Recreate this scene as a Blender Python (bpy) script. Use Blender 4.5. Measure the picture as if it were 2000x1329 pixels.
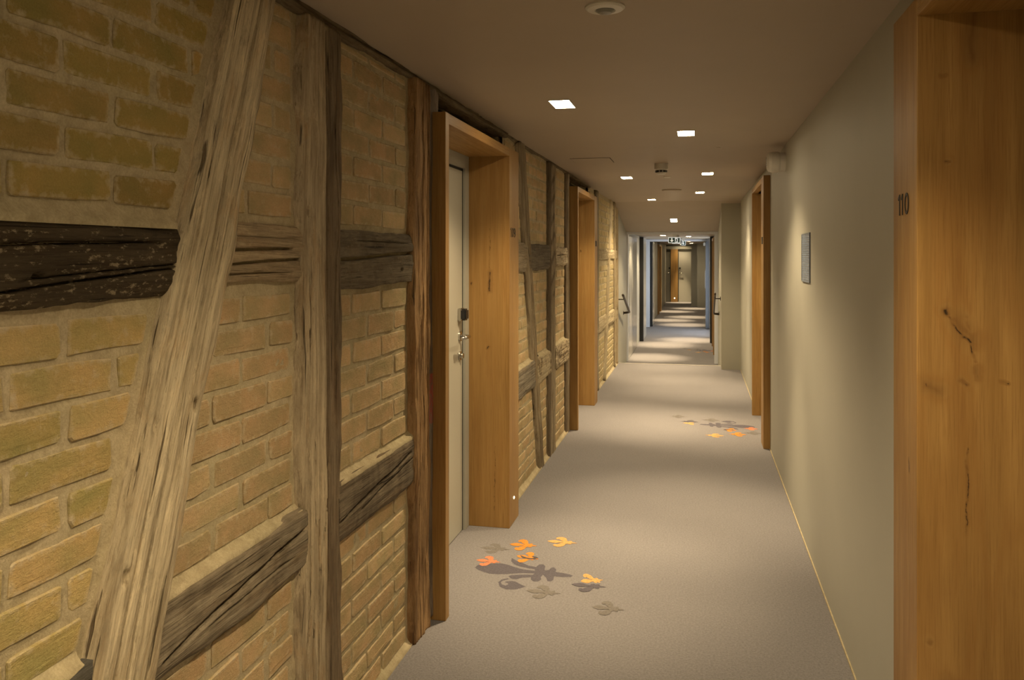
import bpy, bmesh, math, random
import numpy as np
from mathutils import Vector, Matrix, Euler

for o in list(bpy.data.objects):
    bpy.data.objects.remove(o)
sc = bpy.context.scene
C = sc.collection
R = math.radians
random.seed(7)

# ------------------------------------------------------------------ camera, world, exposure
EYE = 1.5
cam_d = bpy.data.cameras.new('camera')
cam = bpy.data.objects.new('camera', cam_d)
C.objects.link(cam)
cam.location = (0, 0, EYE)
cam.rotation_euler = (R(90), 0, math.atan(363 / 1600))
cam_d.sensor_width = 36
cam_d.lens = 1600 / 2000 * 36
cam_d.shift_y = (498 - 664.5) / 2000
cam_d.clip_start = 0.05
sc.camera = cam
w = bpy.data.worlds.new('world')
sc.world = w
w.use_nodes = True
w.node_tree.nodes['Background'].inputs[0].default_value = (0, 0, 0, 1)
vs = sc.view_settings
vs.view_transform = 'Standard'
vs.look = 'None'
vs.exposure = 0.5
vs.gamma = 1
vs.use_curve_mapping = False
LAMP_COLOR = (1.0, 0.765, 0.45)
LAMP_POWER = 68.0          # watts of each downlight's wide beam
LAMP_NARROW = 175.0         # watts of its narrow core
LENS_GLOW = 50.0

XL, XR = -1.085, 0.544     # wall planes
ZC = 2.2                   # ceiling
ZF = -0.167                # lower floor beyond the ramp
ZC2 = 1.86                 # lower ceiling
XR2 = 0.30                 # right wall of the far corridor

# ------------------------------------------------------------------ helpers
def link(name, me, m=None, parent=None, loc=(0, 0, 0)):
    o = bpy.data.objects.new(name, me)
    C.objects.link(o)
    if m is not None:
        me.materials.append(m)
    loc = Vector(loc)
    if parent is not None:
        o.parent = parent
        p = parent
        while p is not None:
            loc = loc - p.location
            p = p.parent
    o.location = loc
    return o

def tag(o, label=None, cat=None, group=None, kind=None):
    if label: o['label'] = label
    if cat: o['category'] = cat
    if group: o['group'] = group
    if kind: o['kind'] = kind
    return o

def empty(name, loc, label, cat, group=None, kind=None):
    o = bpy.data.objects.new(name, None)
    C.objects.link(o)
    o.location = loc
    o.empty_display_size = 0.1
    return tag(o, label, cat, group, kind)

def mesh_py(name, v, f, smooth=False):
    me = bpy.data.meshes.new(name)
    me.from_pydata([tuple(map(float, p)) for p in v], [], f)
    me.update()
    if smooth:
        me.polygons.foreach_set('use_smooth', [True] * len(me.polygons))
    return me

def attr(me, name, vals):
    a = me.attributes.new(name, 'FLOAT', 'POINT')
    a.data.foreach_set('value', np.asarray(vals, dtype=np.float32))

def box(name, x0, x1, y0, y1, z0, z1, m, parent=None, bev=0.0):
    bm = bmesh.new()
    bmesh.ops.create_cube(bm, size=1)
    cx, cy, cz = (x0 + x1) / 2, (y0 + y1) / 2, (z0 + z1) / 2
    for v in bm.verts:
        v.co = (v.co.x * abs(x1 - x0), v.co.y * abs(y1 - y0), v.co.z * abs(z1 - z0))
    if bev:
        bmesh.ops.bevel(bm, geom=bm.edges[:], offset=bev, segments=2, affect='EDGES', profile=0.5)
    me = bpy.data.meshes.new(name)
    bm.to_mesh(me)
    bm.free()
    return link(name, me, m, parent, (cx, cy, cz))

def boxes(name, bl, m, parent=None, loc=(0, 0, 0), bev=0.0):
    """several boxes of one part joined in one mesh"""
    bm = bmesh.new()
    for (x0, x1, y0, y1, z0, z1) in bl:
        r = bmesh.ops.create_cube(bm, size=1)
        for v in r['verts']:
            v.co = ((x0 + x1) / 2 + v.co.x * abs(x1 - x0) - loc[0],
                    (y0 + y1) / 2 + v.co.y * abs(y1 - y0) - loc[1],
                    (z0 + z1) / 2 + v.co.z * abs(z1 - z0) - loc[2])
    if bev:
        bmesh.ops.bevel(bm, geom=bm.edges[:], offset=bev, segments=2, affect='EDGES')
    me = bpy.data.meshes.new(name)
    bm.to_mesh(me)
    bm.free()
    return link(name, me, m, parent, loc)

def tube(name, pts, r, m, parent=None, n=12):
    pts = [Vector(p) for p in pts]
    o0 = pts[0]
    v, f = [], []
    up = Vector((0, 0, 1))
    for i, p in enumerate(pts):
        d = (pts[min(i + 1, len(pts) - 1)] - pts[max(i - 1, 0)]).normalized()
        a = d.cross(up)
        if a.length < 1e-3: a = d.cross(Vector((1, 0, 0)))
        a.normalize()
        b = d.cross(a)
        for k in range(n):
            t = 2 * math.pi * k / n
            v.append(p - o0 + a * (r * math.cos(t)) + b * (r * math.sin(t)))
    for i in range(len(pts) - 1):
        for k in range(n):
            f.append((i * n + k, i * n + (k + 1) % n, (i + 1) * n + (k + 1) % n, (i + 1) * n + k))
    f.append(tuple(range(n - 1, -1, -1)))
    f.append(tuple((len(pts) - 1) * n + k for k in range(n)))
    return link(name, mesh_py(name, v, f, True), m, parent, o0)

def lathe(name, prof, m, parent=None, loc=(0, 0, 0), axis='-Z', n=32):
    """profile of (radius, depth); depth runs along the axis away from the mounting face"""
    v, f = [], []
    for (r, d) in prof:
        for k in range(n):
            t = 2 * math.pi * k / n
            a, b = r * math.cos(t), r * math.sin(t)
            v.append({'-Z': (a, b, -d), '-X': (-d, a, b), '+X': (d, a, b), '-Y': (a, -d, b)}[axis])
    for i in range(len(prof) - 1):
        for k in range(n):
            f.append((i * n + k, i * n + (k + 1) % n, (i + 1) * n + (k + 1) % n, (i + 1) * n + k))
    f.append(tuple((len(prof) - 1) * n + k for k in range(n)))
    f.append(tuple(range(n - 1, -1, -1)))
    me = mesh_py(name, v, f)
    bm = bmesh.new(); bm.from_mesh(me)
    bmesh.ops.recalc_face_normals(bm, faces=bm.faces[:])
    bm.to_mesh(me); bm.free()
    return link(name, me, m, parent, loc)

def number_mesh(name, s, m, parent, loc, rot, h=.053, st=.0066):
    """slim sans digits cut from thin plate: 1 with a flag, oval 0, hooked 9"""
    def arc(cx, cy, rx, ry, a0, a1, n=18):
        return [(cx + rx * math.cos(R(a0 + (a1 - a0) * i / n)), cy + ry * math.sin(R(a0 + (a1 - a0) * i / n))) for i in range(n + 1)]
    k = st / 2
    G = {'1': [[(0, -h / 2), (0, h / 2)], [(0, h / 2 - k), (-.013, h / 2 - .012)]],
         '0': [arc(0, 0, .0165, h / 2 - k, 0, 360, 28)],
         '9': [arc(0, h / 2 - k - .0145, .0155, .0145, 0, 360, 24), [(.0155, h / 2 - k - .0145)] + arc(-.006, -.002, .0215, h / 2 - k - .002, 0, -82, 12)]}
    adv = {('1', '1'): .030, ('1', '0'): .041, ('0', '9'): .044}
    xs = [0.0]
    for p, q in zip(s, s[1:]): xs.append(xs[-1] + adv[(p, q)])
    off = (xs[0] - .012 + xs[-1] + .020) / 2
    bm = bmesh.new()
    for ch, x0 in zip(s, xs):
        for j, pl in enumerate(G[ch]):
            top = []
            for i, p in enumerate(pl):
                a_ = pl[max(i - 1, 0)]; b_ = pl[min(i + 1, len(pl) - 1)]
                if len(pl) > 20 and i in (0, len(pl) - 1): a_, b_ = pl[-2], pl[1]
                dx, dy = b_[0] - a_[0], b_[1] - a_[1]; l = math.hypot(dx, dy)
                nx, ny = -dy / l * k, dx / l * k
                top.append([bm.verts.new((x0 - off + p[0] + sg * nx, p[1] + sg * ny, zz)) for sg, zz in ((1, -.0005), (1, .0018 + .0002 * j), (-1, .0018 + .0002 * j), (-1, -.0005))])
            for u, v in zip(top, top[1:]):
                for q in range(3): bm.faces.new((u[q], v[q], v[q + 1], u[q + 1]))
            if len(pl) <= 20 or True:
                for e in (top[0], top[-1]): bm.faces.new(e)
    bmesh.ops.recalc_face_normals(bm, faces=bm.faces[:])
    me = bpy.data.meshes.new(name); bm.to_mesh(me); bm.free()
    o = link(name, me, m, parent, loc)
    o.rotation_euler = rot
    return o

def vnoise(x, y, seed=0):
    x = np.asarray(x, float); y = np.asarray(y, float)
    x, y = np.broadcast_arrays(x, y)
    xi = np.floor(x).astype(np.int64); yi = np.floor(y).astype(np.int64)
    fx = x - xi; fy = y - yi
    fx = fx * fx * (3 - 2 * fx); fy = fy * fy * (3 - 2 * fy)
    def h(a, b):
        n = (a * 374761393 + b * 668265263 + seed * 974711 + 12345) & 0xffffffff
        n = ((n ^ (n >> 13)) * 1274126177) & 0xffffffff
        n = n ^ (n >> 16)
        return (n & 0xffff) / 32767.5 - 1.0
    a = h(xi, yi) * (1 - fx) + h(xi + 1, yi) * fx
    b = h(xi, yi + 1) * (1 - fx) + h(xi + 1, yi + 1) * fx
    return a * (1 - fy) + b * fy

def fbm(x, y, seed=0, oct=3):
    s, a = 0, 1.0
    for i in range(oct):
        s = s + a * vnoise(np.asarray(x) * 2 ** i, np.asarray(y) * 2 ** i, seed + i * 17)
        a *= 0.5
    return s

def grid_mesh(name, P, close=False):
    """P: (n, m, 3) array of points"""
    n, m = P.shape[:2]
    idx = np.arange(n * m).reshape(n, m)
    f = np.stack([idx[:-1, :-1], idx[1:, :-1], idx[1:, 1:], idx[:-1, 1:]], -1).reshape(-1, 4)
    return mesh_py(name, P.reshape(-1, 3), f.tolist(), True)

# ------------------------------------------------------------------ materials
class NT:
    def __init__(self, name):
        self.m = bpy.data.materials.new(name)
        self.m.use_nodes = True
        self.t = self.m.node_tree
        self.b = self.t.nodes['Principled BSDF']
    def n(self, typ, props=None, **ins):
        nd = self.t.nodes.new(typ)
        for k, v in (props or {}).items(): setattr(nd, k, v)
        for k, v in ins.items():
            key = int(k[1:]) if k[0] == '_' and k[1:].isdigit() else k.replace('_', ' ')
            self.set(nd.inputs[key], v)
        return nd
    def set(self, sock, v):
        if isinstance(v, bpy.types.NodeSocket): self.t.links.new(v, sock)
        else: sock.default_value = v
    def out(self, **k):
        for a, v in k.items(): self.set(self.b.inputs[a.replace('_', ' ')], v)
    def math(self, op, a, b=0.0, clamp=False):
        nd = self.n('ShaderNodeMath', {'operation': op, 'use_clamp': clamp}, _0=a, _1=b)
        return nd.outputs[0]
    def noise(self, vec, scale, detail=4, rough=0.55, dist=0.0):
        return self.n('ShaderNodeTexNoise', None, Vector=vec, Scale=scale, Detail=detail, Roughness=rough, Distortion=dist).outputs['Fac']
    def mapv(self, vec, scale, loc=(0, 0, 0)):
        return self.n('ShaderNodeMapping', None, Vector=vec, Scale=scale, Location=loc).outputs[0]
    def mix(self, fac, a, b, blend='MIX'):
        nd = self.n('ShaderNodeMix', {'data_type': 'RGBA', 'blend_type': blend})
        self.set(nd.inputs[0], fac); self.set(nd.inputs[6], a); self.set(nd.inputs[7], b)
        return nd.outputs[2]
    def ramp(self, fac, lo, hi, a=0.0, b=1.0):
        nd = self.n('ShaderNodeMapRange', None, Value=fac, From_Min=lo, From_Max=hi, To_Min=a, To_Max=b)
        return nd.outputs[0]
    def pos(self): return self.n('ShaderNodeNewGeometry').outputs['Position']
    def obj(self): return self.n('ShaderNodeTexCoord').outputs['Object']
    def info(self): return self.n('ShaderNodeObjectInfo')
    def attr(self, name): return self.n('ShaderNodeAttribute', {'attribute_name': name}).outputs['Fac']
    def bump(self, h, strength=0.4, dist=0.005):
        return self.n('ShaderNodeBump', None, Height=h, Strength=strength, Distance=dist).outputs[0]

def c4(c): return (c[0], c[1], c[2], 1)

def plain(name, col, rough=0.5, metal=0.0, bump=0.0, scale=60, var=0.06, spec=0.5):
    t = NT(name)
    p = t.pos()
    n = t.noise(p, scale, 4)
    lo = [max(0, x * (1 - var)) for x in col]; hi = [x * (1 + var) for x in col]
    t.out(Base_Color=t.mix(n, c4(lo), c4(hi)), Roughness=rough, Metallic=metal)
    t.b.inputs['Specular IOR Level'].default_value = spec
    if bump: t.out(Normal=t.bump(n, bump, 0.002))
    return t.m

def emit(name, col, s):
    t = NT(name)
    t.out(Base_Color=c4(col), Emission_Color=c4(col), Emission_Strength=s)
    return t.m

def m_wallpaint(name, col):
    t = NT(name)
    p = t.pos()
    a = t.noise(p, 90, 3); b = t.noise(p, 3, 3)
    t.out(Base_Color=t.mix(b, c4([x * .94 for x in col]), c4([x * 1.05 for x in col])), Roughness=0.55,
          Normal=t.bump(a, 0.12, 0.002))
    t.b.inputs['Specular IOR Level'].default_value = 0.3
    return t.m

def m_brick():
    t = NT('brick')
    p = t.pos(); inf = t.info()
    big = t.noise(t.mapv(p, (9, 9, 14)), 1.0, 3)
    mid = t.noise(p, 45, 5, 0.65)
    fine = t.noise(p, 260, 4, 0.7)
    base = inf.outputs['Color']
    c = t.mix(t.ramp(big, .3, .7), t.mix(1.0, base, (.80, .84, .72, 1), 'MULTIPLY'), t.mix(1.0, base, (1.15, 1.02, .92, 1), 'MULTIPLY'))
    c = t.mix(t.ramp(fine, .3, .75), t.mix(1.0, c, (.78, .77, .74, 1), 'MULTIPLY'), c)
    e = t.attr('edge')
    haze = t.math('ADD', t.ramp(e, 0.0, 1.0, .34, -.22), t.ramp(mid, .3, .72, -.45, .55))
    haze = t.math('ADD', haze, t.ramp(big, .35, .7, -.12, .16))
    haze = t.math('MULTIPLY', t.math('MAXIMUM', haze, 0.0), 1.25, True)
    c = t.mix(haze, c, (.56, .475, .325, 1))
    crack = t.noise(t.mapv(p, (60, 40, 120)), 1.0, 6, 0.75, 1.2)
    h = t.math('ADD', t.math('MULTIPLY', mid, 1.0), t.math('MULTIPLY', fine, .35))
    h = t.math('ADD', h, t.math('MULTIPLY', crack, .6))
    t.out(Base_Color=c, Roughness=0.9, Normal=t.bump(h, 0.75, 0.008))
    t.b.inputs['Specular IOR Level'].default_value = 0.15
    return t.m

def m_mortar():
    t = NT('mortar')
    p = t.pos()
    a = t.noise(p, 26, 5, 0.65); b = t.noise(p, 190, 4, 0.7); d = t.noise(p, 4, 2)
    c = t.mix(t.ramp(a, .3, .7), (.43, .36, .24, 1), (.60, .51, .35, 1))
    c = t.mix(t.ramp(d, .35, .65), t.mix(1.0, c, (.88, .9, .86, 1), 'MULTIPLY'), c)
    c = t.mix(t.ramp(b, .25, .7), t.mix(1.0, c, (.72, .72, .70, 1), 'MULTIPLY'), c)
    t.out(Base_Color=c, Roughness=0.95, Normal=t.bump(t.math('ADD', a, t.math('MULTIPLY', b, .5)), 0.6, 0.006))
    t.b.inputs['Specular IOR Level'].default_value = 0.1
    return t.m

def m_timber():
    t = NT('weathered_timber')
    o = t.obj(); inf = t.info()
    rnd = t.n('ShaderNodeCombineXYZ', None, X=t.math('MULTIPLY', inf.outputs['Random'], 37.0), Y=t.math('MULTIPLY', inf.outputs['Random'], 11.0)).outputs[0]
    v = t.n('ShaderNodeVectorMath', {'operation': 'ADD'}, _0=o, _1=rnd).outputs[0]
    grain = t.noise(t.mapv(v, (2.2, 62, 40)), 1.0, 8, 0.66, 0.15)
    fib = t.noise(t.mapv(v, (10, 210, 140)), 1.0, 6, 0.75, 0.1)
    low = t.noise(t.mapv(v, (4.0, 11, 11)), 1.0, 6, 0.68, 0.8)
    speck = t.noise(t.mapv(v, (45, 90, 60)), 1.0, 5, 0.7)
    chk = t.noise(t.mapv(v, (2.6, 105, 60)), 1.0, 3, 0.6, 0.25)
    base = inf.outputs['Color']
    dark = t.mix(1.0, base, (.56, .52, .47, 1), 'MULTIPLY')
    light = t.mix(1.0, base, (1.12, 1.12, 1.10, 1), 'MULTIPLY')
    c = t.mix(t.ramp(grain, .30, .60), dark, light)
    warm = t.mix(1.0, base, (.86, .68, .50, 1), 'MULTIPLY')
    c = t.mix(t.ramp(low, .52, .68, 0, .6), c, warm)
    grime = t.noise(t.mapv(v, (9, 22, 20)), 1.0, 6, 0.75, 0.4)
    c = t.mix(t.ramp(grime, .55, .70, 0, .6), c, t.mix(1.0, base, (.42, .42, .42, 1), 'MULTIPLY'))
    c = t.mix(t.ramp(grime, .46, .34, 0, .5), c, t.mix(1.0, base, (1.45, 1.42, 1.35, 1), 'MULTIPLY'))
    c = t.mix(t.ramp(fib, .30, .50, .85, 0), c, t.mix(1.0, base, (.36, .32, .28, 1), 'MULTIPLY'))
    c = t.mix(t.ramp(speck, .60, .72, 0, .5), c, t.mix(1.0, base, (.45, .38, .32, 1), 'MULTIPLY'))
    c = t.mix(t.ramp(chk, .29, .35, .95, 0), c, t.mix(1.0, base, (.22, .19, .16, 1), 'MULTIPLY'))
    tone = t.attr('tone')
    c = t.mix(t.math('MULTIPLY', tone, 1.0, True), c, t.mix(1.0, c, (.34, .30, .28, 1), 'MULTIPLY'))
    pl = t.n('ShaderNodeAttribute', {'attribute_name': 'plaster', 'attribute_type': 'OBJECT'}).outputs['Fac']
    msk = t.ramp(t.math('ADD', t.math('MULTIPLY', speck, .75), t.math('MULTIPLY', low, .4)), .63, .70)
    c = t.mix(t.math('MULTIPLY', msk, pl, True), c, (.44, .37, .24, 1))
    red = t.math('MULTIPLY', t.attr('paint'), t.ramp(speck, .35, .55), True)
    c = t.mix(red, c, (.55, .10, .07, 1))
    h = t.math('ADD', grain, t.math('MULTIPLY', fib, .4))
    h = t.math('ADD', h, t.math('MULTIPLY', speck, .3))
    h = t.math('ADD', h, t.ramp(chk, .29, .36, -1.2, 0))
    t.out(Base_Color=c, Roughness=0.85, Normal=t.bump(h, 1.0, 0.008))
    t.b.inputs['Specular IOR Level'].default_value = 0.2
    return t.m

def m_oak(name, along, knots=()):
    """along: grain axis; knots: (x, y, z, size) in object coordinates"""
    t = NT(name)
    o = t.obj(); inf = t.info()
    r = t.math('MULTIPLY', inf.outputs['Random'], 23.0)
    rnd = t.n('ShaderNodeCombineXYZ', None, X=r, Y=r, Z=r).outputs[0]
    v = t.n('ShaderNodeVectorMath', {'operation': 'ADD'}, _0=o, _1=rnd).outputs[0]
    ax = {'x': 0, 'y': 1, 'z': 2}[along]
    def sc3(a, b): s = [b] * 3; s[ax] = a; return tuple(s)
    kn = None
    if knots:
        wv = t.n('ShaderNodeTexNoise', None, Vector=o, Scale=28.0, Detail=4.0)
        wp_ = t.n('ShaderNodeVectorMath', {'operation': 'SUBTRACT'}, _0=wv.outputs['Color'], _1=(.5, .5, .5)).outputs[0]
        wp_ = t.n('ShaderNodeVectorMath', {'operation': 'MULTIPLY'}, _0=wp_, _1=(.022, .022, .022)).outputs[0]
        ow = t.n('ShaderNodeVectorMath', {'operation': 'ADD'}, _0=o, _1=wp_).outputs[0]
    for (ka, kb, ks, *kst) in knots:
        ka = Vector(ka); ba = Vector(kb) - ka
        if ba.length < 1e-4: ba = Vector((0, 0, .002))
        pa = t.n('ShaderNodeVectorMath', {'operation': 'SUBTRACT'}, _0=ow, _1=tuple(ka)).outputs[0]
        dt = t.n('ShaderNodeVectorMath', {'operation': 'DOT_PRODUCT'}, _0=pa, _1=tuple(ba)).outputs['Value']
        hh = t.math('DIVIDE', dt, ba.length_squared, True)
        bs = t.n('ShaderNodeVectorMath', {'operation': 'SCALE'}, _0=tuple(ba), Scale=hh).outputs[0]
        d = t.n('ShaderNodeVectorMath', {'operation': 'DISTANCE'}, _0=pa, _1=bs).outputs['Value']
        g = t.math('EXPONENT', t.math('MULTIPLY', t.math('DIVIDE', d, ks), -1.0))
        if kst: g = t.math('MULTIPLY', g, kst[0])
        kn = g if kn is None else t.math('MAXIMUM', kn, g)
    fig = t.noise(t.mapv(v, sc3(.9, 9.0)), 1.0, 3, 0.5, 0.4)
    ph = t.math('MULTIPLY', fig, 26.0)
    if kn is not None: ph = t.math('ADD', ph, t.math('MULTIPLY', kn, 14.0))
    ring = t.math('MULTIPLY_ADD', t.math('SINE', ph), 0.5)
    ring.node.inputs[2].default_value = 0.5
    pore = t.noise(t.mapv(v, sc3(7, 240)), 1.0, 5, 0.65)
    streak = t.noise(t.mapv(v, sc3(1.2, 34)), 1.0, 4, 0.55)
    patch = t.noise(t.mapv(v, sc3(.8, 5)), 1.0, 2)
    c = t.mix(t.ramp(streak, .3, .7), (.25, .138, .040, 1), (.39, .234, .078, 1))
    c = t.mix(t.math('MULTIPLY', t.math('POWER', ring, 2.0), .5), c, (.27, .135, .036, 1))
    c = t.mix(t.ramp(pore, .30, .52, .6, 0), c, (.17, .080, .021, 1))
    c = t.mix(t.ramp(patch, .4, .7, 0, .35), c, (.43, .265, .095, 1))
    if kn is not None:
        c = t.mix(t.ramp(kn, .10, .75, 0, .8), c, (.15, .075, .022, 1))
        c = t.mix(t.ramp(kn, .62, .85), c, (.025, .014, .006, 1))
    t.out(Base_Color=c, Roughness=t.ramp(pore, .3, .7, .55, .40), Normal=t.bump(t.math('ADD', pore, t.math('MULTIPLY', ring, .2)), 0.18, 0.002))
    t.b.inputs['Specular IOR Level'].default_value = 0.35
    return t.m

def m_carpet(name, col):
    t = NT(name)
    p = t.pos()
    a = t.noise(p, 330, 3, 0.7); b = t.noise(p, 110, 4, 0.7); d = t.noise(p, 2.2, 3)
    lo = c4([x * .58 for x in col]); hi = c4([x * 1.36 for x in col])
    c = t.mix(t.ramp(t.math('MULTIPLY', t.math('ADD', a, b), .5), .34, .66), lo, hi)
    c = t.mix(t.ramp(d, .3, .7), t.mix(1.0, c, (.94, .94, .95, 1), 'MULTIPLY'), c)
    t.out(Base_Color=c, Roughness=1.0, Normal=t.bump(t.math('ADD', a, b), 0.7, 0.006))
    t.b.inputs['Specular IOR Level'].default_value = 0.05
    t.b.inputs['Sheen Weight'].default_value = 0.15
    return t.m

M = {}
M['brick'] = m_brick()
M['mortar'] = m_mortar()
M['timber'] = m_timber()
M['oak_v'] = m_oak('oak_upright', 'z')
M['oak_h'] = m_oak('oak_header', 'y')
M['ceil'] = m_wallpaint('ceiling_paint', (.40, .335, .26))
M['wall'] = m_wallpaint('wall_paint', (.41, .405, .355))
M['wall_dark'] = m_wallpaint('pier_paint', (.34, .33, .275))  # darker wall tone, used on the pier and the end walls
M['door'] = plain('door_paint', (.42, .405, .345), .42, var=.03)
M['frame_white'] = plain('steel_frame_paint', (.68, .71, .78), .35, var=.02)
M['panel'] = plain('gloss_panel_paint', (.46, .455, .42), .18, var=.02)
M['black'] = plain('dark_metal', (.012, .013, .016), .35)
M['bronze'] = plain('bronze_rail', (.035, .026, .02), .4, .3)
M['gap_shade'] = plain('gap_black', (.01, .01, .01), .7)  # black that stands in for the shade inside gaps
M['chrome'] = plain('brushed_steel', (.55, .54, .52), .22, 1.0, var=.03)
M['plastic'] = plain('white_plastic', (.62, .60, .55), .4, var=.02)
M['plastic_grey'] = plain('grey_lens', (.20, .20, .18), .35, var=.05)
M['number'] = plain('black_lettering', (.012, .010, .008), .5)
M['carpet'] = m_carpet('carpet', (.215, .205, .215))
CP = {'grey': (.100, .091, .112), 'faint': (.165, .152, .145), 'orange': (.62, .24, .035), 'pale': (.60, .34, .12), 'coral': (.60, .21, .10), 'dark': (.085, .075, .08)}
for k, c in CP.items(): M['carpet_' + k] = m_carpet('carpet_' + k, c)
M['lens'] = emit('lamp_lens', (1.0, .79, .50), LENS_GLOW)
M['night'] = emit('night_light_lens', (1.0, .82, .55), 10)
M['sign_white'] = emit('sign_white', (.75, .80, .80), .35)
M['sign_green'] = plain('sign_green', (.012, .055, .045), .4)
M['bezel'] = plain('lamp_bezel', (.48, .45, .40), .5)

# ------------------------------------------------------------------ floor, ceiling, plain walls
floor = box('floor', -1.9, 1.4, -3.2, 11.4, -.08, 0, M['carpet'])
tag(floor, 'grey mauve carpet running the length of the corridor', 'floor', kind='structure')
ramp_me = mesh_py('ramp', [(-1.2, 11.4, 0), (.6, 11.4, 0), (.6, 12.6, ZF), (-1.2, 12.6, ZF), (-1.2, 11.4, -.3), (.6, 11.4, -.3), (.6, 12.6, -.3), (-1.2, 12.6, -.3)],
                  [(0, 1, 2, 3), (4, 7, 6, 5), (0, 4, 5, 1), (2, 6, 7, 3), (0, 3, 7, 4), (1, 5, 6, 2)])
link('ramp', ramp_me, M['carpet'], floor)
box('lower_floor', -1.5, .9, 12.6, 31, ZF - .08, ZF, M['carpet'], floor)
box('threshold_strip', -1.085, XR2, 11.385, 11.41, -.002, .004, M['bezel'], floor)

ceiling = box('ceiling', -1.9, 1.4, -3.2, 10.9, ZC, ZC + .1, M['ceil'])
tag(ceiling, 'taupe painted ceiling with small recessed lamps', 'ceiling', kind='structure')
sof = mesh_py('sloped_soffit', [(-1.3, 10.9, ZC), (.9, 10.9, ZC), (.9, 12.75, ZC2), (-1.3, 12.75, ZC2), (-1.3, 10.9, ZC + .1), (.9, 10.9, ZC + .1), (.9, 12.75, ZC2 + .1), (-1.3, 12.75, ZC2 + .1)],
              [(0, 3, 2, 1), (4, 5, 6, 7), (0, 1, 5, 4), (2, 3, 7, 6), (0, 4, 7, 3), (1, 2, 6, 5)])
link('sloped_soffit', sof, M['ceil'], ceiling)
box('lower_ceiling', -1.5, .9, 12.75, 31, ZC2, ZC2 + .1, M['ceil'], ceiling)
# access hatch: a panel standing a hair below the plaster with black strips for the shade in its gap
hy0, hy1, hx0, hx1 = 5.90, 6.205, -.905, -.62
hp = box('access_panel', hx0, hx1, hy0, hy1, ZC - .0035, ZC + .01, M['ceil'], ceiling)
tag(hp, 'flush square access hatch')
boxes('hatch_gap', [(hx0 - .004, hx0, hy0, hy1, ZC - .001, ZC + .01), (hx1, hx1 + .004, hy0, hy1, ZC - .001, ZC + .01), (hx0 - .004, hx1 + .004, hy0 - .004, hy0, ZC - .001, ZC + .01), (hx0 - .004, hx1 + .004, hy1, hy1 + .004, ZC - .001, ZC + .01)], M['gap_shade'], ceiling)

wall_back = box('wall_back', -1.9, 1.4, -3.3, -3.2, 0, ZC, M['wall'])  # unseen, added to close the corridor so light bounces back
tag(wall_back, 'unseen plain wall added behind the viewer to hold the bounced light', 'wall', kind='structure')

# right wall with door openings
D110 = (0.915, 2.315)
DR2 = (6.60, 8.00)
wall_right = empty('wall_right', (XR, 5, 0), 'smooth grey green painted wall along the right side', 'wall', kind='structure')
for (a, b) in ((-3.2, D110[0] + .02), (D110[1] - .02, DR2[0] + .02), (DR2[1] - .02, 11.05)):
    box('wall_panel', XR, XR + .5, a, b, 0, ZC, M['wall'], wall_right)
for d in (D110, DR2):
    box('wall_panel', XR, XR + .5, d[0] + .02, d[1] - .02, 2.07, ZC, M['wall'], wall_right)
bb = boxes('baseboard_right', [(XR - .005, XR, a, b, 0, .007) for a, b in ((-3.2, .915), (2.315, 6.6), (8.0, 11.05))], M['mortar'])
tag(bb, 'thin pale sealing strip at the foot of the right wall', 'baseboard', kind='structure')
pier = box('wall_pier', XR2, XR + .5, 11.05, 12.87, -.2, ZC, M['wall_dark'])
tag(pier, 'dark taupe pier narrowing the corridor before the ramp', 'wall', kind='structure')
wl2 = box('wall_ramp', XL - .5, XL, 11.37, 12.87, -.25, ZC, M['wall'])
tag(wl2, 'smooth grey painted wall beside the ramp on the left', 'wall', kind='structure')

# ------------------------------------------------------------------ half-timbered left wall
D109 = (3.207, 4.606)
DL2 = (6.947, 8.349)
wall_l = []
WL_LABEL = ['half-timbered wall of tan bricks nearest the viewer, left of door 109',
            'half-timbered wall of tan bricks between the two oak portals on the left',
            'half-timbered brick wall beyond the second oak portal, before the ramp']

def mortar_wall(y0, y1, res, seed):
    ys = np.linspace(y0, y1, int((y1 - y0) / res) + 2)
    zs = np.linspace(-.01, ZC + .02, int(ZC / res) + 2)
    Y, Z = np.meshgrid(ys, zs, indexing='ij')
    X = XL - .0055 + .0022 * fbm(Y * 14, Z * 14, seed, 3) + .0014 * fbm(Y * 60, Z * 60, seed + 5, 2)
    return grid_mesh('wall_left', np.stack([X, Y, Z], -1))

for i, (a, b, r) in enumerate(((-3.2, 3.30, .014), (4.55, 7.0, .02), (8.30, 11.38, .05))):
    if i == 0:
        me = mortar_wall(-.6, b, r, 3)
    else:
        me = mortar_wall(a, b, r, 3 + i)
    o = link('wall_left', me, M['mortar'])
    tag(o, WL_LABEL[i], 'wall', kind='structure')
    wall_l.append(o)
    box('masonry_core', XL - .5, XL - .03, a if i else -3.2, b - .08 if i < 2 else b, 0, ZC, M['mortar'], o)
box('plastered_stretch', XL - .05, XL - .004, -3.2, -.58, 0, ZC, M['mortar'], wall_l[0])
for d in (D109, DL2):
    box('masonry_core', XL - .5, XL - .12, d[0], d[1], 2.09, ZC, M['mortar'], wall_l[0])

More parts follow.
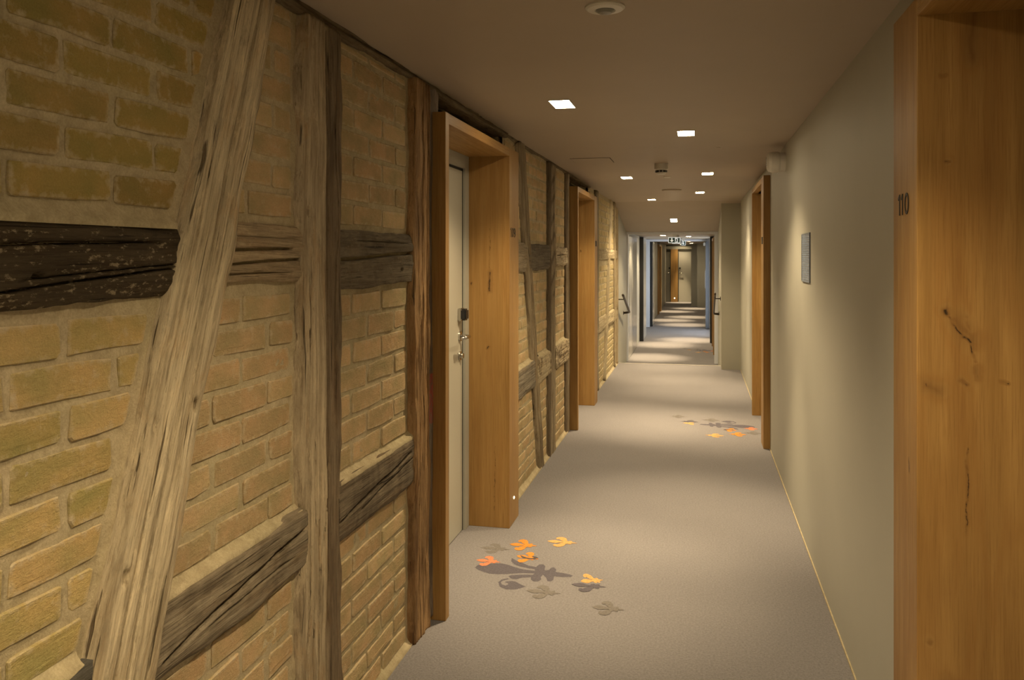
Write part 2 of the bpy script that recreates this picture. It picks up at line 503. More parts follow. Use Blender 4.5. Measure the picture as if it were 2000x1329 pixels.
def timber(wall, name, p0, p1, w0, w1, proud, col, cracks=(), seed=1, dx=.008, dy=.003, edge=.006, amp=.003, rnd=.010, tone=None, plaster=0., paint=None, label=None, tail=.045, holes=()):
    """a hewn beam on the left wall from p0 to p1 (y, z); cracks: (t0, t1, wander, width, depth, x0, x1) with t across -1..1"""
    d = Vector((0, p1[0] - p0[0], p1[1] - p0[1])); L = d.length; d.normalize()
    nx = max(4, int(L / dx)); ny = max(6, int(max(w0, w1) / dy))
    x = np.linspace(0, L, nx)[:, None]; tt = np.linspace(-1, 1, ny)[None, :]
    hw = (w0 + (w1 - w0) * x / L) / 2
    eL = edge * fbm(x * 5, 0.5, seed + 40, 4); eR = edge * fbm(x * 5, 7.5, seed + 60, 4)
    y = tt * hw + np.where(tt < 0, eL * (-tt), eR * tt)
    z = proud + amp * fbm(x * 2.5, y * 45, seed, 4) + amp * .8 * fbm(x * 6, y * 12, seed + 9, 3)
    z = z - rnd * np.abs(tt) ** 7 * (1 + .6 * vnoise(x * 9, tt * 2, seed + 3))
    for (t0, t1, wan, wd, dp, a, b) in cracks:
        u = np.clip((x / L - a) / max(1e-6, b - a), 0, 1)
        ins = ((x / L >= a) & (x / L <= b)).astype(float) * np.clip(np.minimum(u, 1 - u) * 7 + .25, 0, 1)
        path = (t0 + (t1 - t0) * u) * hw + wan * fbm(x * 3.1, 3.3, seed + 70, 4)
        z = z - min(1.9 * dp, .07) * ins * np.exp(-((y - path) / (wd * .95)) ** 4)
    for (hx, ht, hr, hd) in holes:
        z = z - hd * np.exp(-(((x - hx * L) / hr) ** 2 + ((y - ht * hw) / (hr * .7)) ** 2) ** 2)
    xx = np.broadcast_to(x, z.shape)
    yb0, yb1 = y[:, :1], y[:, -1:]
    P = np.stack([np.concatenate([xx[:, :1], xx, xx[:, :1]], 1), np.concatenate([yb0, y, yb1], 1),
                  np.concatenate([np.full_like(yb0, -tail), z, np.full_like(yb1, -tail)], 1)], -1)
    n, m = P.shape[:2]
    me = grid_mesh(name, P)
    bm = bmesh.new(); bm.from_mesh(me); bm.verts.ensure_lookup_table()
    for row, rev in ((0, True), (n - 1, False)):
        vs_ = [bm.verts[row * m + k] for k in range(m)]
        bm.faces.new(vs_[::-1] if rev else vs_)
    bmesh.ops.recalc_face_normals(bm, faces=bm.faces[:])
    bm.to_mesh(me); bm.free()
    TT = np.concatenate([np.full((n, 1), -1.), np.broadcast_to(tt, z.shape), np.full((n, 1), 1.)], 1)
    XXl = P[:, :, 0] / L
    tv = tone(XXl, TT) if tone else np.zeros_like(TT)
    attr(me, 'tone', np.clip(np.broadcast_to(tv, TT.shape), 0, 1).ravel())
    pv = paint(XXl, TT) if paint else np.zeros_like(TT)
    attr(me, 'paint', np.clip(np.broadcast_to(pv, TT.shape), 0, 1).ravel())
    o = link(name, me, M['timber'], wall)
    c_, s_ = d.y, d.z
    o.matrix_local = Matrix(((0, 0, 1, XL), (c_, -s_, 0, p0[0]), (s_, c_, 0, p0[1]), (0, 0, 0, 1)))
    o.color = (*col, 1)
    o['plaster'] = float(plaster)
    if label: o['label'] = label
    return o

W = wall_l[0]
PALE = (.63, .545, .39)
# --- first bay
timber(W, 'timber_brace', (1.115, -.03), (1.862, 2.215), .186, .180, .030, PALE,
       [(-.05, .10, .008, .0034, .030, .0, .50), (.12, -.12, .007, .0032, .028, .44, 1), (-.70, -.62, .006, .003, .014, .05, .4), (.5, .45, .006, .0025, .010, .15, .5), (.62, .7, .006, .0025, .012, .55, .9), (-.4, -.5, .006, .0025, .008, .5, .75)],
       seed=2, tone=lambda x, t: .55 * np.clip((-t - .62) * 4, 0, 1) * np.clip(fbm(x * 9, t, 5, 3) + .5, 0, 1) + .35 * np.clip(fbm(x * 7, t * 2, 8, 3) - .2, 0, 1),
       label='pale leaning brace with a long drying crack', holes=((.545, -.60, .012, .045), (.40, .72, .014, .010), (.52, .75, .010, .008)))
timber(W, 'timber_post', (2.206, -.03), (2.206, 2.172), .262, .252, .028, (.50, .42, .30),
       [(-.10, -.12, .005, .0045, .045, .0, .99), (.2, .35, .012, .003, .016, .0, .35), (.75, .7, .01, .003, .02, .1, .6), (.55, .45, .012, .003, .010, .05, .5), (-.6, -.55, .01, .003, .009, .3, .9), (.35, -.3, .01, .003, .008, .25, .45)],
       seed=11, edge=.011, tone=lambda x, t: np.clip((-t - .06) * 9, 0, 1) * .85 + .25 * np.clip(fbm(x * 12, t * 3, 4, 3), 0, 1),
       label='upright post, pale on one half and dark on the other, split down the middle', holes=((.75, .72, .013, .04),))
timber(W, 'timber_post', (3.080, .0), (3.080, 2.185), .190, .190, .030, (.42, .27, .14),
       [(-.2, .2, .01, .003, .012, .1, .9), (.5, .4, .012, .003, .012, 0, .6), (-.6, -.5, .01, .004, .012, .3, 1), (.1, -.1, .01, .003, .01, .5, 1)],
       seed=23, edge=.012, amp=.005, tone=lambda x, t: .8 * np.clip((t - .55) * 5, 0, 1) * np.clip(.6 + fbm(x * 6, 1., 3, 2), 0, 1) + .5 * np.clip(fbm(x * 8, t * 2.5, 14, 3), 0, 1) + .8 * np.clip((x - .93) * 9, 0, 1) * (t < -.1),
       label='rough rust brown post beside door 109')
timber(W, 'timber_strip', (3.235, .02), (3.235, 2.185), .125, .125, .024, (.33, .28, .235), [(.1, .0, .004, .003, .01, 0, 1)], seed=31,
       tone=lambda x, t: .4 * np.clip(t * 2, 0, 1) + .3 * np.clip(fbm(x * 8, t, 7, 2), 0, 1), paint=lambda x, t: ((x > .365) & (x < .46)) * np.clip(.9 - np.abs(t) * .3, 0, 1),
       label='grey timber edge strip with a smear of red paint')
timber(W, 'timber_rail', (-.6, 1.478), (1.545, 1.488), .158, .158, .014, (.078, .060, .038),
       [(.30, .46, .004, .0030, .012, .45, .97), (-.72, -.2, .004, .0028, .010, .7, 1), (-.35, -.1, .004, .002, .008, .8, 1.), (.1, -.2, .005, .003, .012, 0, .5)], seed=41, edge=.008, plaster=.6,
       label='blackened rail with flecks of old plaster', holes=((.817, -.28, .008, .025),))
timber(W, 'timber_rail', (1.67, 1.508), (2.11, 1.500), .148, .146, .016, (.42, .335, .225),
       [(.02, .18, .002, .0032, .030, .0, .8), (-.42, -.18, .003, .003, .028, .15, 1), (.5, .55, .003, .002, .006, .1, .9), (-.75, -.7, .003, .002, .008, 0, .8)], seed=47,
       label='light brown rail between the brace and the split post')
timber(W, 'timber_rail', (2.31, 1.487), (2.995, 1.487), .185, .185, .018, (.19, .16, .115),
       [(-.08, .22, .004, .005, .03, .0, 1), (.62, .6, .003, .002, .006, .2, .9)], seed=53, edge=.005, plaster=.25,
       tone=lambda x, t: .3 * np.clip(fbm(x * 14, t * 2, 6, 3), 0, 1), label='dark adzed rail with an open crack, upper row', holes=((.80, -.45, .009, .03),))
timber(W, 'timber_rail', (-.6, .690), (1.31, .690), .150, .150, .022, (.10, .095, .085), [(.3, .4, .004, .004, .02, .3, 1), (-.3, -.2, .004, .003, .02, .4, 1)], seed=59, label='grey weathered end of the lower rail')
timber(W, 'timber_rail', (1.43, .7125), (2.10, .7125), .165, .165, .022, (.27, .23, .17),
       [(-.62, .35, .005, .0055, .03, .05, 1), (-.55, -.35, .004, .002, .008, .3, .9)], seed=61, edge=.008, amp=.0035,
       tone=lambda x, t: .35 * np.clip(fbm(x * 20, t * 2, 6, 3), 0, 1), label='grey brown hewn rail with a deep crack, lower row')
timber(W, 'timber_rail', (2.31, .709), (3.0, .709), .185, .185, .022, (.20, .165, .12),
       [(-.30, .45, .003, .005, .03, .0, .95), (-.38, .22, .003, .0025, .015, .25, 1)], seed=67, edge=.007, plaster=.12,
       tone=lambda x, t: .4 * np.clip(fbm(x * 24, t * .6, 9, 2), 0, 1), label='dark scored rail next to the rust brown post, lower row')
timber(W, 'timber_plate', (-.6, 2.193), (4.60, 2.193), .042, .042, .022, (.175, .135, .085), [(0, .2, .004, .003, .008, 0, 1)], seed=71, edge=.008, dx=.012, dy=.004, label='rough beam edge along the ceiling')
timber(W, 'timber_lintel', (3.27, 2.125), (4.62, 2.125), .10, .10, -.075, (.035, .030, .022), seed=73, tail=.12, dx=.03, label='dark lintel above door 109')
# --- second bay
W = wall_l[1]
timber(W, 'timber_brace', (5.680, -.02), (4.975, 2.215), .170, .230, .018, (.30, .245, .165), [(.2, -.1, .01, .004, .014, 0, 1), (-.5, -.3, .01, .003, .01, .3, .9)], seed=81, edge=.012, dx=.02, dy=.008,
       tone=lambda x, t: .6 * np.clip(fbm(x * 9, t * 3, 3, 3), 0, 1), label='leaning brace beyond door 109')
timber(W, 'timber_post', (6.10, -.02), (6.10, 2.19), .29, .30, .020, (.31, .255, .175), [(.1, -.2, .01, .004, .015, 0, 1)], seed=83, edge=.010, dx=.02, dy=.008,
       tone=lambda x, t: .75 * np.clip((t - .45) * 4, 0, 1) + .7 * ((x > .55) & (np.sin(x * 95 + t * 3) > .55) & (np.abs(t) < .6)), label='upright post with slanting axe notches')
timber(W, 'timber_post', (6.87, -.02), (6.87, 2.19), .20, .20, .016, (.34, .28, .195), [(.3, .3, .01, .004, .012, 0, 1)], seed=85, edge=.010, dx=.02, dy=.008, tone=lambda x, t: .7 * np.clip((t - .2) * 3, 0, 1), label='narrow post against the second oak portal')
timber(W, 'timber_rail', (4.58, 1.482), (5.17, 1.482), .185, .185, .018, (.30, .25, .18), seed=87, edge=.008, plaster=.3, dx=.02)
timber(W, 'timber_rail', (5.20, 1.482), (5.98, 1.482), .185, .185, .018, (.18, .155, .115), seed=88, dx=.02, tone=lambda x, t: .3 * np.clip(t + .3, 0, 1), label='dark grey rail between brace and notched post, upper row')
timber(W, 'timber_rail', (6.23, 1.487), (6.80, 1.487), .15, .15, .022, (.52, .45, .33), [(.1, .2, .003, .003, .008, .1, .9)], seed=89, dx=.02, edge=.012, tone=lambda x, t: .9 * (fbm(x * 13, t * 4, 6, 2) > .5), label='pale pock-marked rail end, upper row')
timber(W, 'timber_rail', (4.58, .705), (5.40, .705), .185, .185, .022, (.27, .24, .19), seed=90, dx=.02, tone=lambda x, t: .3 * np.clip(fbm(x * 14, t, 2, 3), 0, 1))
timber(W, 'timber_rail', (5.50, .70), (6.02, .70), .18, .18, .022, (.48, .41, .28), seed=91, dx=.02, tone=lambda x, t: .8 * (fbm(x * 16, t * 1.5, 5, 2) > .55), label='pale notched rail, lower row')
timber(W, 'timber_rail', (6.20, .705), (6.86, .705), .185, .185, .024, (.46, .385, .265), seed=92, dx=.015, tone=lambda x, t: .9 * (fbm(x * 26, t * 5, 9, 2) > .42), label='pale worm-holed rail, lower row')
timber(W, 'timber_plate', (4.60, 2.197), (8.40, 2.197), .025, .025, .012, (.19, .15, .095), seed=93, edge=.008, dx=.05, dy=.012)
timber(W, 'timber_lintel', (6.96, 2.125), (8.30, 2.125), .10, .10, -.075, (.035, .030, .022), seed=94, tail=.12, dx=.05)
# --- third bay
W = wall_l[2]
timber(W, 'timber_post', (8.95, 0), (8.95, 2.2), .30, .30, .015, (.33, .285, .21), [(.6, .6, .01, .006, .02, 0, 1), (-.5, -.4, .01, .005, .02, 0, 1)], seed=101, dx=.04, dy=.012, tone=lambda x, t: .7 * np.clip((t - .5) * 4, 0, 1))
timber(W, 'timber_brace', (9.72, 0), (10.52, 2.2), .26, .26, .015, (.48, .41, .28), [(.8, .8, .01, .006, .02, 0, 1)], seed=103, dx=.04, dy=.012)
timber(W, 'timber_post', (10.93, 0), (10.93, 2.2), .20, .20, .015, (.48, .40, .265), [(.8, .8, .01, .006, .02, 0, 1)], seed=105, dx=.04, dy=.012, tone=lambda x, t: .6 * np.clip((t - .5) * 4, 0, 1))
timber(W, 'timber_post', (11.28, 0), (11.28, 2.2), .18, .18, .015, (.48, .39, .255), [(.3, .3, .01, .006, .02, 0, 1)], seed=106, dx=.04, dy=.012)
timber(W, 'timber_rail', (9.1, 1.50), (11.2, 1.50), .12, .12, .014, (.48, .41, .28), seed=107, dx=.04, dy=.012)
timber(W, 'timber_rail', (8.5, .70), (11.2, .70), .17, .17, .014, (.48, .41, .28), seed=108, dx=.04, dy=.012)

# --- bricks
def clip(poly, a, b):
    """keep what lies left of a->b"""
    out = []
    def side(p): return (b[0] - a[0]) * (p[1] - a[1]) - (b[1] - a[1]) * (p[0] - a[0])
    for i in range(len(poly)):
        p, q = poly[i], poly[(i + 1) % len(poly)]
        sp, sq = side(p), side(q)
        if sp >= 0: out.append(p)
        if (sp >= 0) != (sq >= 0):
            t = sp / (sp - sq)
            out.append((p[0] + t * (q[0] - p[0]), p[1] + t * (q[1] - p[1])))
    return out

def area(p):
    return .5 * sum(p[i][0] * p[(i + 1) % len(p)][1] - p[(i + 1) % len(p)][0] * p[i][1] for i in range(len(p)))

def brick_geo(poly, rg):
    q = []
    for i in range(len(poly)):
        a, b = poly[i], poly[(i + 1) % len(poly)]
        l = math.hypot(b[0] - a[0], b[1] - a[1])
        if l < .004: continue
        if l > .03:
            k_ = rg.uniform(.003, .009) / l
            q += [(a[0] + (b[0] - a[0]) * k_, a[1] + (b[1] - a[1]) * k_), (b[0] - (b[0] - a[0]) * k_, b[1] - (b[1] - a[1]) * k_)]
        else: q.append(a)
        if l > .12: q.insert(len(q) - 1, (a[0] + (b[0] - a[0]) * .5, a[1] + (b[1] - a[1]) * .5))
    q = [(p[0] + rg.uniform(-.0028, .0028), p[1] + rg.uniform(-.0026, .0026)) for p in q]
    cy = sum(p[0] for p in q) / len(q); cz = sum(p[1] for p in q) / len(q)
    hy = max(abs(p[0] - cy) for p in q); hz = max(abs(p[1] - cz) for p in q)
    def inset(d): return [(cy + (p[0] - cy) * max(.1, 1 - d / hy), cz + (p[1] - cz) * max(.1, 1 - d / hz)) for p in q]
    f0 = rg.uniform(-.0036, .0006)
    rings = [(q, -.02, 0.), (q, f0 - .0022, 0.), (inset(.0022), f0, .12), (inset(.015), f0 + .0004, 1.)]
    n = len(q); v, at, f = [], [], []
    for ring, x, e in rings:
        for p in ring:
            v.append((x + rg.uniform(-.0006, .0006), p[0] - cy, p[1] - cz)); at.append(e)
    for r in range(3):
        for k in range(n):
            f.append((r * n + k, r * n + (k + 1) % n, (r + 1) * n + (k + 1) % n, (r + 1) * n + k))
    f.append(tuple(3 * n + k for k in range(n)))
    return v, f, at, (cy, cz)

def course(panel, z0, pitch, phase, rows, brick=.25, jt=.016, seed=1):
    """running-bond bricks clipped by the panel outline (y, z, counter-clockwise)"""
    rg = random.Random(seed)
    ya, yb = min(p[0] for p in panel), max(p[0] for p in panel)
    res = []
    for k in range(rows):
        za, zb = z0 + k * pitch + jt / 2, z0 + (k + 1) * pitch - jt / 2
        y = phase + (brick / 2 if k % 2 else 0)
        while y > ya: y -= brick
        while y < yb:
            g = rg.uniform(-.004, .004)
            poly = [(y + jt / 2 + g, za), (y + brick - jt / 2 + g, za + rg.uniform(-.003, .003)), (y + brick - jt / 2 + g, zb), (y + jt / 2 + g, zb + rg.uniform(-.003, .003))]
            for i in range(len(panel)):
                poly = clip(poly, panel[i], panel[(i + 1) % len(panel)])
                if len(poly) < 3: break
            if len(poly) >= 3 and area(poly) > .0013: res.append(poly)
            y += brick
    return res

def lay(wall, polys, cols, seed, joined=False):
    rg = random.Random(seed)
    V, F, A = [], [], []
    for poly in polys:
        v, f, at, (cy, cz) = brick_geo(poly, rg)
        a = rg.random(); b = rg.uniform(.86, 1.12)
        col = [max(0, (cols[0][i] * (1 - a) + cols[1][i] * a) * b) for i in range(3)]
        if joined or cy < .93:
            o0 = len(V); V += [(XL + p[0], p[1] + cy, p[2] + cz) for p in v]
            F += [tuple(i + o0 for i in t) for t in f]; A += at
            continue
        me = mesh_py('brick', v, f)
        attr(me, 'edge', at)
        o = link('brick', me, M['brick'], wall, (XL, cy, cz))
        o.color = (*col, 1)
    if V:
        me = mesh_py('brick_courses', V, F); attr(me, 'edge', A)
        o = link('brick_courses', me, M['brick'], wall)
        o.color = (*cols[0], 1)
        tag(o, kind='stuff')

OL = ((.40, .33, .125), (.45, .345, .15)); OL2 = ((.50, .43, .20), (.58, .455, .245)); OR = ((.57, .435, .275), (.58, .475, .31))
bl = lambda z: 1.115 + (z + .03) * .3328      # centre line of the first brace
HB = .098
def quad(y0, y1, z0, z1): return [(y0, z0), (y1, z0), (y1, z1), (y0, z1)]
W = wall_l[0]
g = .030
lay(W, course([(-.6, 1.590), (bl(1.59) - HB - g, 1.590), (bl(2.165) - HB - g, 2.165), (-.6, 2.165)], 1.590, .0742, 1.352 - .25, 8, seed=1), OL, 1)
lay(W, course([(-.6, .79), (bl(.79) - HB - g, .79), (bl(1.385) - HB - g, 1.385), (-.6, 1.385)], .778, .0765, 1.357, 8, seed=2), OL2, 2)
lay(W, course([(-.6, .03), (bl(.03) - HB - g, .03), (bl(.60) - HB - g, .60), (-.6, .60)], .02, .0745, 1.23, 8, seed=3), OL2, 3)
lay(W, course([(bl(1.59) + HB + .004, 1.592), (2.055, 1.592), (2.055, 2.165), (bl(2.165) + HB + .004, 2.165)], 1.595, .0762, 1.83, 8, seed=4), OR, 4)
lay(W, course([(bl(.81) + HB + .004, .807), (2.062, .807), (2.062, 1.415), (bl(1.415) + HB + .004, 1.415)], .805, .0748, 1.682, 8, seed=5), OR, 5)
lay(W, course([(bl(.03) + HB + .004, .03), (2.062, .03), (2.062, .612), (bl(.612) + HB + .004, .612)], .022, .0740, 1.55, 8, seed=6), OR, 6)
lay(W, course(quad(2.352, 2.955, 1.590, 2.165), 1.590, .0785, 2.474, 8, seed=7), OR, 7)
lay(W, course(quad(2.352, 2.965, .815, 1.385), .817, .0808, 2.46, 7, seed=8), OR, 8)
lay(W, course(quad(2.352, 2.965, .03, .605), .022, .0740, 2.46, 8, seed=9), OR, 9)
W = wall_l[1]
gl = lambda z: 5.680 - (z + .02) * .3154
def bay2(z0, z1, pitch, s, cols):
    n = int((z1 - z0) / pitch + .5)
    hwid = .09 + .025 * (z0 + z1) / 4.4
    lay(W, course([(4.60, z0), (gl(z0) - hwid - .015, z0), (gl(z1) - hwid - .015, z1), (4.60, z1)], z0, pitch, 4.7, n, seed=s), cols, s)
    lay(W, course([(gl(z0) + hwid + .02, z0), (5.935, z0), (5.935, z1), (gl(z1) + hwid + .02, z1)], z0, pitch, 5.55, n, seed=s + 1), cols, s + 1)
    lay(W, course(quad(6.265, 6.755, z0, z1), z0, pitch, 6.27, n, seed=s + 2), cols, s + 2)
bay2(.03, .605, .0719, 20, OR)
bay2(.81, 1.385, .0719, 30, OR)
bay2(1.585, 2.175, .0738, 40, OR)
W = wall_l[2]
P3 = []
for (z0, z1) in ((.03, .61), (.79, 1.43), (1.57, 2.17)):
    P3 += course(quad(8.40, 11.18, z0, z1), z0, .074, 8.5, int((z1 - z0) / .074), seed=60)
lay(W, P3, ((.56, .475, .30), (.56, .475, .30)), 60, joined=True)

# mortar ledges above the lower rails and along the foot of the wall
def ledge(wall, y0, y1, z, dep, hh, seed, name='mortar_ledge'):
    ys = np.linspace(y0, y1, max(3, int((y1 - y0) / .012)))
    cols = []
    n1 = fbm(ys * 9, 1.0, seed, 3); n2 = fbm(ys * 14, 5.0, seed + 2, 3)
    for k, t in enumerate((0, .35, .7, 1.0)):
        x = XL - .008 + (dep + .008) * t + (.002 * n2 if k in (1, 2) else 0)
        zz = z + hh * (1 - t) ** 1.3 + (.004 * n1 if k < 3 else .001 * n1) + (.006 if k == 0 else 0)
        cols.append(np.stack([np.full_like(ys, 0) + x, ys, zz], -1))
    cols.append(np.stack([np.full_like(ys, XL + dep), ys, np.full_like(ys, z - .012)], -1))
    o = link(name, grid_mesh(name, np.stack(cols, 1)), M['mortar'], wall)
    return o
W = wall_l[0]
ledge(W, 1.46, 2.085, .7945, .018, .013, 1)
ledge(W, 2.335, 3.0, .801, .018, .013, 2)
ledge(W, -.6, 1.26, .766, .016, .03, 3)
ledge(W, -.6, 1.53, 1.566, .014, .028, 4)
ledge(W, -.6, 3.205, .006, .016, .03, 5, 'mortar_skirt')
W = wall_l[1]
ledge(W, 4.6, 5.34, .798, .018, .02, 6); ledge(W, 5.6, 5.96, .79, .018, .02, 7); ledge(W, 6.24, 6.80, .798, .018, .02, 8)
ledge(W, 4.606, 6.95, .006, .016, .03, 9, 'mortar_skirt')
ledge(wall_l[2], 8.35, 11.37, .006, .016, .03, 10, 'mortar_skirt')

# ------------------------------------------------------------------ oak portals with doors
def portal(name, side, yn, yf, wide, xf, label, number=None, ztop=2.087, zf=0.0, depth=.31, night=False, knots=(), bars=False, zin=None, xw=None):
    """side -1 left wall, +1 right wall; xf = front face of the oak; wide = 'far' | 'near'"""
    s = side
    E = empty(name, (xf, (yn + yf) / 2, zf), label, 'door', kind='structure')
    zin = ztop - .045 if zin is None else zin
    xb = xf + s * depth
    wn, wf = (.235, .048) if wide == 'near' else (.048, .235)
    oak = m_oak('oak_' + name, 'z', knots) if knots else M['oak_v']
    jn = box('jamb', xf, xb, yn, yn + wn, zf, ztop, oak if wide == 'near' else M['oak_v'], E, .002)
    jf = box('jamb', xf, xb, yf - wf, yf, zf, ztop, oak if wide == 'far' else M['oak_v'], E, .002)
    box('header', xf + s * .0008, xb, yn + wn, yf - wf, zin, ztop - .0008, M['oak_h'], E, .0015)
    wj = jn if wide == 'near' else jf
    ya, yb = yn + wn, yf - wf
    xd = xf + s * .244
    cs = .072
    boxes('door_casing', [(xd - s * .014, xb, yb - cs, yb, zf, zin), (xd - s * .014, xb, ya, ya + cs, zf, zin), (xd - s * .014, xb, ya + cs, yb - cs, zin - cs, zin)], M['wall'], E, (xd, (ya + yb) / 2, zf), .0015)
    boxes('door_gap', [(xd, xb, yb - cs - .014, yb - cs, zf, zin - cs), (xd, xb, ya + cs, ya + cs + .014, zf, zin - cs), (xd, xb, ya + cs, yb - cs, zin - cs - .014, zin - cs)], M['gap_shade'], E, (xd, (ya + yb) / 2, zf))  # black strips stand in for the dark gap round the leaf
    leaf = box('door_leaf', xd, xb, ya + cs + .014, yb - cs - .014, zf + .004, zin - cs - .014, M['door'], E, .001)
    # lock: hinges sit on the side away from the wide jamb
    yl = (yb - cs - .07) if wide == 'far' else (ya + cs + .07)
    k = -1 if wide == 'far' else 1
    zr = zf + 1.18
    rd = boxes('key_reader', [(xd - s * .046, xd, yl - .030, yl + .030, zr - .031, zr + .031)], M['black'], leaf, (xd, yl, zr), .008)
    boxes('reader_trim', [(xd - s * .022, xd, yl - .033, yl + .033, zr - .034, zr + .034)], M['chrome'], rd, (xd, yl, zr), .004)
    zh = zf + 1.062
    h = tube('door_handle', [(xd - s * .012, yl + .006, zh), (xd - s * .045, yl + .006, zh), (xd - s * .056, yl + .002 * k, zh), (xd - s * .058, yl + .03 * k, zh + .001), (xd - s * .058, yl + .14 * k, zh + .002)], .0095, M['chrome'], leaf)
    lathe('rosette', [(.0, .0), (.027, 0), (.027, .009), (.012, .012)], M['chrome'], leaf, (xd, yl + .006, zh), '+X' if s < 0 else '-X', 24)
    lathe('keyhole', [(.0, .0), (.025, 0), (.025, .008), (.014, .010), (.014, .022), (0.004, .024)], M['chrome'], leaf, (xd, yl + .006, zf + .957), '+X' if s < 0 else '-X', 24)
    yc = (yf - .122) if wide == 'far' else (yn + .122)
    rot = (R(90), 0, R(90)) if s < 0 else (R(90), 0, R(-90))
    if number:
        n_ = number_mesh('number', number[0], M['number'], wj, (xf, yc + number[2], zf + number[1]), rot)
        n_['label'] = 'black door number ' + number[0]
    if bars:
        boxes('number', [(xf - s * .002, xf + s * .002, yc - .055 + i * .042, yc - .045 + i * .042 + .012, zf + 1.585, zf + 1.64) for i in range(3)], M['number'], wj, (xf, yc, zf + 1.61))
    if night:
        lathe('night_light', [(.0, -.002), (.0075, -.002), (.0075, .0015), (0.003, .003)], M['night'], wj, (xf, yc, zf + .138), '+X' if s < 0 else '-X', 16)
    return E

portal('door_1', -1, *D109, 'far', -1.006, 'knotty oak portal numbered 109 in the brick wall with a grey door', ('109', 1.624, -.025), night=True,
       knots=(((.045, -.118, .36), (.040, -.118, .26), .010), ((.045, -.118, .60), (.043, -.118, .36), .002), ((.04, -.118, -.05), (.03, -.118, -.06), .006), ((-.06, -.118, .30), (-.06, -.118, .295), .005), ((-.15, -.11, -.05), (-.14, -.118, -.09), .012), ((.07, -.118, -.95), (.075, -.118, -.60), .0017)))
portal('door_2', -1, *DL2, 'far', -1.000, 'second oak portal on the left, set in the brick wall', bars=True,
       knots=(((.02, -.118, .5), (.02, -.118, .49), .008), ((-.06, -.118, .75), (-.06, -.118, .74), .008)))
# knots of the nearest jamb: x = depth from the jamb centre, z above its centre
portal('door_3', 1, *D110, 'far', .50, 'nearest oak portal on the right, numbered 110', ('110', 1.626, .012), ztop=2.105,
       knots=(((-.094, -.118, .318), (-.092, -.118, .312), .010), ((-.092, -.118, .312), (-.058, -.118, .258), .0045), ((-.058, -.118, .258), (-.040, -.118, .245), .006), ((-.072, -.118, .295), (-.036, -.118, .25), .022, .60), ((-.048, -.118, .30), (-.034, -.118, .235), .012, .55), ((-.040, -.118, .245), (-.030, -.118, .20), .0035), ((-.027, -.118, .185), (-.026, -.118, .165), .011, .6),
              ((-.132, -.118, .142), (-.105, -.118, .133), .018, .66), ((-.133, -.118, .144), (-.131, -.118, .142), .005), ((-.06, -.118, .158), (-.05, -.118, .147), .005), ((.02, -.118, .155), (.035, -.118, .153), .003), ((-.155, -.04, -.055), (-.155, -.045, -.075), .005),
              ((-.105, -.118, .865), (-.095, -.118, .865), .004), ((-.095, -.118, .665), (-.085, -.118, .665), .004), ((-.035, -.118, 1.03), (-.04, -.118, .90), .018, .6), ((-.045, -.118, .0), (-.05, -.118, -.20), .0028), ((-.13, -.118, -.455), (-.125, -.118, -.458), .006), ((-.09, -.118, -.55), (-.05, -.118, -.58), .02, .55)))
portal('door_4', 1, *DR2, 'near', .494, 'second oak portal on the right, beyond the framed plan', ztop=2.115, bars=True,
       knots=(((-.13, .118, -.1), (-.13, .118, -.12), .006),))

# ------------------------------------------------------------------ far corridor beyond the ramp
wfl = boxes('wall_far_left', [(XL - .4, -1.095, 12.93, 16.97, ZF, ZC2), (XL - .4, -1.172, 16.97, 19.14, ZF, ZC2), (XL - .4, -1.10, 19.14, 23.2, ZF, ZC2)], M['wall'], None, (XL, 18, ZF))
tag(wfl, 'pale wall of the far corridor on the left, seen through the first steel frame', 'wall', kind='structure')
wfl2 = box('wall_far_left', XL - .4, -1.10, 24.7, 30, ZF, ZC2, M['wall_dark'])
tag(wfl2, 'dark wall at the far end on the left', 'wall', kind='structure')
wfr = boxes('wall_far_right', [(XR2, XR2 + .5, 12.93, 14.02, ZF, ZC2), (XR2, XR2 + .5, 15.4, 23.6, ZF, ZC2), (XR2, XR2 + .5, 24.9, 30, ZF, ZC2), (XR2, XR2 + .5, 14.02, 15.4, 1.78, ZC2), (XR2, XR2 + .5, 23.6, 24.9, 1.78, ZC2)], M['wall'], None, (XR2, 20, ZF))
tag(wfr, 'pale wall of the far corridor on the right', 'wall', kind='structure')

def fire_frame(name, y, x0, x1, label, top, th=.05, wd=.06):
    E = empty(name, ((x0 + x1) / 2, y, ZF), label, 'door frame', kind='structure')
    box('frame_jamb', x0, x0 + wd, y, y + .08, ZF, top, M['frame_white'], E, .003)
    box('frame_jamb', x1 - wd, x1, y, y + .08, ZF, top, M['frame_white'], E, .003)
    box('frame_head', x0 + wd, x1 - wd, y, y + .08, top - th, top, M['frame_white'], E, .003)
    return E
f1 = fire_frame('door_5', 12.88, -1.125, .312, 'pale steel fire door frame at the foot of the ramp', ZC2 - .005, .035, .066)
# glossy open leaf panels standing along the left wall behind the first frame
for i, (a, b) in enumerate(((12.98, 13.93), (13.95, 14.90))):
    box('door_leaf', -1.094, -1.072, a, b, ZF + .006, 1.80, M['panel'], f1, .003)
box('frame_seal', -1.126, -1.118, 12.868, 12.88, ZF, 1.80, M['black'], f1)
f2 = empty('door_6', (-.42, 15.93, ZF), 'pair of dark fire door leaves folded open midway down the far corridor', 'door', kind='structure')
lfa = box('door_leaf', -1.093, -1.03, 15.96, 16.95, ZF + .006, 1.835, M['panel'], f2, .003)
box('leaf_edge', -1.093, -1.02, 15.93, 15.962, ZF + .004, 1.84, M['black'], lfa, .003)
lfb = box('door_leaf', .232, .295, 15.89, 16.85, ZF + .006, 1.835, M['panel'], f2, .003)
box('leaf_edge', .222, .285, 15.86, 15.892, ZF + .004, 1.84, M['black'], lfb, .003)
